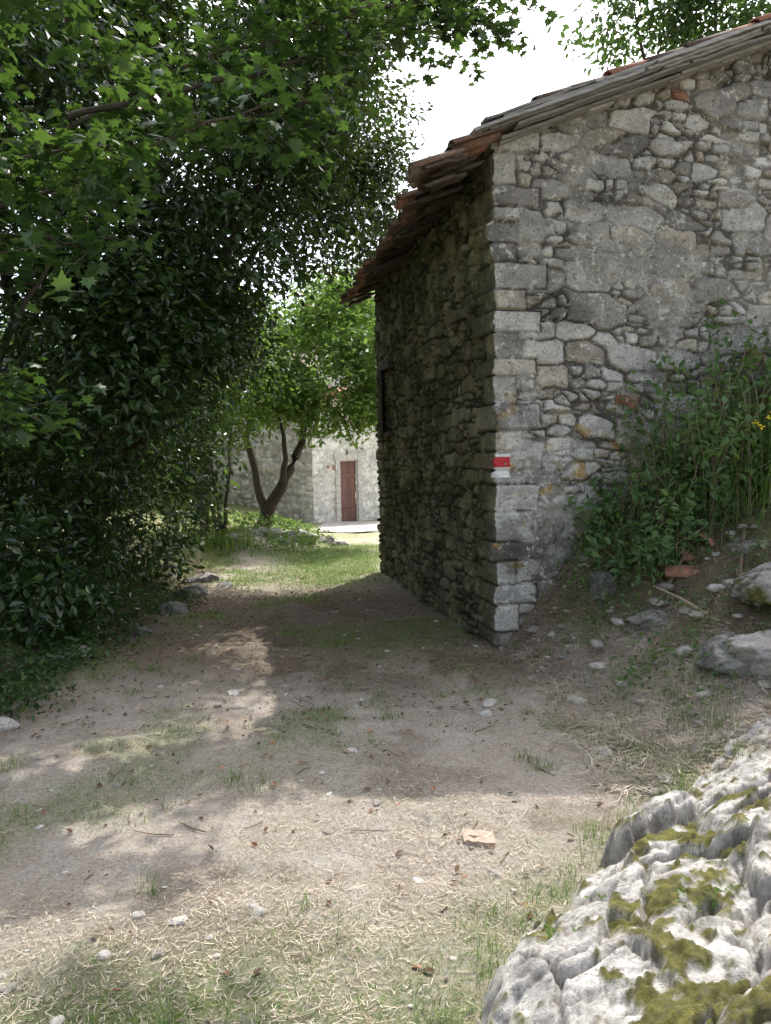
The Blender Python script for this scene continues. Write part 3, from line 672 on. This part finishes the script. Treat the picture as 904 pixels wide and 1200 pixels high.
# ---------------------------------------------------------------- grass, straw, litter
def blades(name,P,h,w,az,lean,rnd,mat,parent=None,L=4):
    n=len(P); q=np.linspace(0,1,L); dx=np.cos(az);dy=np.sin(az); V=np.zeros((n,L,2,3))
    wob=R.normal(0,.08,n)
    for i,t in enumerate(q):
        c=P+np.stack([dx*lean*h*t*t,dy*lean*h*t*t,h*(t-.45*np.clip(lean,0,1.6)*t*t)],-1)
        ww=(w*(1-t)**.7+.0006)[:,None]; s=np.stack([-dy,dx,wob],-1)*ww*.5
        V[:,i,0]=c-s; V[:,i,1]=c+s
    F=np.array([[2*i,2*i+1,2*i+3,2*i+2] for i in range(L-1)])
    F=F[None]+(np.arange(n)*2*L)[:,None,None]
    return mk(name,V.reshape(-1,3),F.reshape(-1,4),mat,{'rnd':np.repeat(np.clip(rnd,0,1),2*L)},False,parent)
def onground(x,y,dz=0): return np.stack([x,y,H(x,y)+dz],-1)
n=120000; x=R.uniform(-3.4,2.9,n); y=1.8+R.rand(n)**1.2*13; g=grassmask(x,y)
k=(R.rand(n)<np.clip(g*1.15-.15,0,1))&~((x>1.0-.219*(y-6.3))&(y>6.2)&(y<11)); x=x[k];y=y[k];n=len(x)
blades('grass',onground(x,y,-.005),R.uniform(.015,.05,n)*(1+.9*(y>9.5)),R.uniform(.0015,.0035,n)*(1+.14*y),R.uniform(0,6.28,n),R.uniform(.2,1.3,n),R.rand(n)*.8+.1,M_grass)
T=[]
rt=np.random.RandomState(8)
cent=[(rt.uniform(-2.6,1.6),2.0+rt.rand()*6) for _ in range(70)]+[(.72,3.9),(.8,3.75),(-.65,3.6),(-.95,2.75),(.55,4.4),(.9,4.6),(-1.75,3.4),(.3,5.2)]
for (cx,cy) in cent:
    m_=rt.randint(10,50); a=rt.normal(0,.04,(m_,2)); T.append(np.stack([cx+a[:,0],cy+a[:,1]],-1))
for _ in range(190):
    cx,cy=rt.uniform(1.1,3.3),rt.uniform(3.3,6.4); m_=rt.randint(8,40); a=rt.normal(0,.05,(m_,2)); T.append(np.stack([cx+a[:,0],cy+a[:,1]],-1))
T=np.concatenate(T); n=len(T)
blades('grass_tufts',onground(T[:,0],T[:,1],-.005),rt.uniform(.03,.10,n)*(1+.6*(T[:,0]>1.3)),rt.uniform(.0015,.004,n),rt.uniform(0,6.28,n),rt.uniform(.1,1.1,n),rt.rand(n)*.9,M_grass)
def straw(name,x,y,mat,lmin,lmax,wd,lift=.006):
    n=len(x); P=onground(x,y,lift*0.5)+np.stack([0*x,0*x,R.rand(n)*lift],-1)
    az=R.uniform(0,6.28,n); L=lmin+(lmax-lmin)*R.rand(n)**2; tz=R.normal(0,.12,n); bend=R.normal(0,.2,n)
    d=np.stack([np.cos(az),np.sin(az),tz],-1)*L[:,None]; s=np.stack([-np.sin(az),np.cos(az),0*az],-1)*(wd*R.uniform(.5,1.4,n))[:,None]
    mid=P+d*.5+s*(bend/wd*L)[:,None]*.5
    V=np.stack([P-s,P+s,mid-s,mid+s,P+d-s*.3,P+d+s*.3],1)
    F=np.array([[0,1,3,2],[2,3,5,4]])[None]+(np.arange(n)*6)[:,None,None]
    return mk(name,V.reshape(-1,3),F.reshape(-1,4),mat,{'rnd':np.repeat(R.rand(n),6)})
n=130000; x=R.uniform(-2.9,1.9,n); y=1.8+R.rand(n)**1.3*7; k=fbm(x*1.7,y*1.7,31)+R.rand(n)*.25>.54
k&=~((x>1.0-.219*(y-6.3))&(y>6.2)); straw('straw_litter',x[k],y[k],M_straw,.006,.060,.0010,.008)
n=22000; x=R.uniform(1.0,3.4,n); y=R.uniform(3.4,6.5,n); straw('bank_straw',x,y,M_straw,.03,.16,.0014,.04)
n=6000; x=R.uniform(-3.2,2.8,n); y=2+R.rand(n)**.9*9; k=(R.rand(n)<.25+.75*(y>4.3))&~((x>.95-.219*(y-6.3))&(y>6.2)); x=x[k];y=y[k]
nr=R.normal(0,.35,(len(x),3)); nr[:,2]+=1
leaves('fallen_leaves',onground(x,y,.012),R.uniform(.015,.05,len(x)),M_dead,OV,R.rand(len(x))**1.5,nr)
A=Acc()
for k in range(110):
    x_=random.uniform(-2.8,3.2); y_=random.uniform(2,6.3) if x_>1 else random.uniform(2,8); a=random.uniform(0,6.28); L=random.uniform(.05,.25)
    p=[(x_+math.cos(a)*L*f,y_+math.sin(a)*L*f+random.gauss(0,.01),0) for f in(0,.5,1)]; p=[(q[0],q[1],float(H(q[0],q[1]))+.008) for q in p]
    A.tube(p,[.003,.0025,.0015],4)
for p in ([(2.0,5.4),(2.45,5.75)],[(2.5,5.2),(2.9,5.9)],[(1.9,5.9),(2.8,6.15)],[(2.2,5.0),(2.0,5.5)]):
    (x0,y0),(x1,y1)=p; A.tube([(x0,y0,float(H(x0,y0))+.03),((x0+x1)/2,(y0+y1)/2,float(H((x0+x1)/2,(y0+y1)/2))+.07),(x1,y1,float(H(x1,y1))+.06)],[.016,.013,.009],6)
A.obj('fallen_twigs',M_twig)

# ---------------------------------------------------------------- bank vegetation against the gable
def wallpt(s,out):
    c_,s_=math.cos(math.radians(12.35)),math.sin(math.radians(12.35))
    return .95+s*c_+out*s_, 6.3+s*s_-out*c_
br_=Acc(); BP=[];BR=[]
for k in range(260):
    s=random.uniform(.75,3.4); o=random.uniform(.08,.95); x_,y_=wallpt(s,o); z0=float(H(x_,y_))
    hgt=random.uniform(.35,1.45)*(.5+.65*min(1,(s-.65)/.9))*(1-.35*o)
    if s<1.15: hgt*=.7
    a=random.uniform(0,6.28); l=random.uniform(.1,.35)
    Pm=curve([(x_,y_,z0-.02),(x_+math.cos(a)*l*.3,y_+math.sin(a)*l*.3-.03,z0+hgt*.6),(x_+math.cos(a)*l,y_+math.sin(a)*l-.1,z0+hgt)],9,.008)
    br_.tube(Pm,np.linspace(.006,.002,9),4)
    cc=random.random()
    for j in range(28):
        q=random.uniform(.1,1.0)*8; i=min(int(q),7); BP.append(Pm[i]+(Pm[i+1]-Pm[i])*(q-i)+R.normal(0,.055,3)); BR.append(cc*.6+random.random()*.4)
bram=br_.obj('bramble_bush',M_twig,None,True)
BP=np.array(BP); nr=R.normal(0,.6,BP.shape); nr[:,2]+=.8; nr[:,1]-=.3
M_bram=mat_leaf('bramble_leaf',[(0,(.035,.085,.03)),(.6,(.09,.17,.055)),(1,(.18,.28,.09))],.5,.4)
leaves('bramble_leaves',BP,R.uniform(.035,.10,len(BP)),M_bram,OV,np.array(BR),nr,None,bram)
def herbs(name,cs,seed,mat,h=.18,cnt=26,size=(.025,.055)):
    r=np.random.RandomState(seed); P=[]
    for (x_,y_,rad) in cs:
        a=r.normal(0,rad,(cnt,2)); xx=x_+a[:,0]; yy=y_+a[:,1]; P.append(np.stack([xx,yy,H(xx,yy)+r.rand(cnt)*h],-1))
    P=np.concatenate(P); return leaves(name,P,r.uniform(size[0],size[1],len(P)),mat,OV,r.rand(len(P)))
cs=[(*wallpt(random.uniform(.45,3.0),random.uniform(.05,1.1)),.09) for _ in range(80)]+[(*wallpt(random.uniform(.55,1.1),random.uniform(.05,.5)),.09) for _ in range(22)]+[(random.uniform(1.5,3),random.uniform(4.2,5.6),.1) for _ in range(35)]
herbs('wall_foot_herbs',cs,3,M_bram,.2)
cs=[(random.uniform(-3.3,-2.35),random.uniform(4.8,9.5),.12) for _ in range(110)]+[(random.uniform(-3.2,-2.5),random.uniform(4.7,5.8),.12) for _ in range(40)]
herbs('hedge_foot_herbs',cs,4,M_maple,.16,30,(.03,.07))
cs=[(.66+random.uniform(-.2,.4),2.0+random.uniform(-.1,.3),.03) for _ in range(6)]
r=np.random.RandomState(5); P=[]
for (x_,y_,rad) in cs:
    i=min(max(int((x_-gx[0])/rs),0),len(gx)-1); j=min(max(int((y_-gy[0])/rs),0),len(gy)-1); zz=max(zr[i,j],float(H(x_,y_)))
    a=r.normal(0,rad,(12,2)); P.append(np.stack([x_+a[:,0],y_+a[:,1],zz+r.rand(12)*.02],-1))
P=np.concatenate(P); leaves('rock_herbs',P,r.uniform(.015,.032,len(P)),M_lgreen,OV,r.rand(len(P)))
P=[]
for k in range(80):
    y_=r.uniform(1.9,3.8); x_=np.interp(y_,[1.5,2.0,2.35,2.7,3.0,3.3,3.6,4.0],[.02,.16,.38,.62,.92,1.24,1.58,2.1])+r.normal(-.05,.08); a=r.normal(0,.03,(18,2)); P.append(np.stack([x_+a[:,0],y_+a[:,1]],-1))
P=np.concatenate(P); n=len(P)
blades('outcrop_grass',onground(P[:,0],P[:,1],-.005),r.uniform(.02,.085,n),r.uniform(.0015,.003,n),r.uniform(0,6.28,n),r.uniform(.2,1.2,n),r.rand(n),M_grass)
cs=[(random.uniform(-3.6,-1.4),random.uniform(13.0,16.5),.2) for _ in range(50)]
herbs('verge_herbs',cs,6,M_lgreen,.3,30,(.06,.12))
n=2800; x_=[];y_=[]
for k in range(n):
    s=random.choice([random.gauss(2.4,.3),random.gauss(2.75,.25),random.gauss(2.0,.4)]); a,b2=wallpt(s,abs(random.gauss(.45,.30))); x_.append(a);y_.append(b2)
x_=np.array(x_);y_=np.array(y_)
blades('tall_grass_clump',onground(x_,y_,0),R.uniform(.3,1.0,n),R.uniform(.005,.011,n),R.normal(-2.0,1.1,n),R.uniform(.4,1.6,n),R.rand(n)*.9,M_grass,None,8)
n=300; s=R.uniform(.9,3.2,n); xy=np.array([wallpt(a,abs(random.gauss(.35,.25))) for a in s])
blades('dry_stalks',onground(xy[:,0],xy[:,1],0),R.uniform(.4,1.2,n),R.uniform(.003,.006,n),R.uniform(0,6.28,n),R.uniform(.1,.7,n),R.rand(n),M_straw,None,6)
fp=np.array([[*wallpt(random.gauss(2.1,.25),random.uniform(.9,1.1)),0] for _ in range(11)]); fp[:,2]=H(fp[:,0],fp[:,1])+R.uniform(.5,.85,11)
sk_=Acc()
for q in fp: sk_.tube([(q[0]+.02,q[1]+.03,float(H(q[0],q[1]))),(q[0],q[1],q[2]-.2),tuple(q)],[.003,.0025,.002],4)
fl=sk_.obj('yellow_flowers',M_grass)
P=np.repeat(fp,9,0)+R.normal(0,.006,(99,3)); leaves('petals',P,.030,M_yel,OV,R.rand(99),np.tile([0,-.6,.8],(99,1))+R.normal(0,.2,(99,3)),None,fl)
n=160; a=np.stack([R.normal(-3.0,.35,n),R.normal(13.0,.3,n)],-1)
blades('iris_leaves',onground(a[:,0],a[:,1]),R.uniform(.25,.5,n),R.uniform(.02,.035,n),R.uniform(0,6.28,n),R.uniform(.1,.6,n),R.rand(n),M_grass)

# ---------------------------------------------------------------- light
el=math.radians(58); az=np.array([.40,.917]); az/=np.linalg.norm(az)
d=Vector((az[0]*math.cos(el),az[1]*math.cos(el),math.sin(el)))
L=bpy.data.lights.new('sun','SUN'); L.energy=5; L.angle=math.radians(.5); L.color=(1,.96,.90)
so=bpy.data.objects.new('sun',L); scene.collection.objects.link(so); so.rotation_euler=(-d).to_track_quat('-Z','Y').to_euler()
w=bpy.data.worlds.new('World'); scene.world=w; w.use_nodes=True; nt=w.node_tree
sk=nt.nodes.new('ShaderNodeTexSky'); sk.sky_type='NISHITA'; sk.sun_disc=False; sk.sun_elevation=el; sk.sun_rotation=math.atan2(az[0],az[1])
sk.air_density=1.0; sk.dust_density=4.0; sk.ozone_density=1.0
hs=nt.nodes.new('ShaderNodeHueSaturation'); hs.inputs['Saturation'].default_value=.5; hs.inputs['Value'].default_value=2.5
nt.links.new(sk.outputs[0],hs.inputs['Color']); nt.links.new(hs.outputs[0],nt.nodes['Background'].inputs['Color']); nt.nodes['Background'].inputs['Strength'].default_value=.15
scene.view_settings.view_transform='Standard'; scene.view_settings.look='None'; scene.view_settings.exposure=0

# ---------------------------------------------------------------- camera
cam=bpy.data.cameras.new('camera'); co=bpy.data.objects.new('camera',cam); scene.collection.objects.link(co)
cam.sensor_fit='VERTICAL'; cam.sensor_height=36; cam.lens=26; cam.clip_end=1500; cam.clip_start=.05
co.matrix_world=Matrix.Translation((0,0,1.6))@Matrix.Rotation(math.radians(90-3.63),4,'X')@Matrix.Rotation(math.radians(-1.1),4,'Z')
scene.camera=co
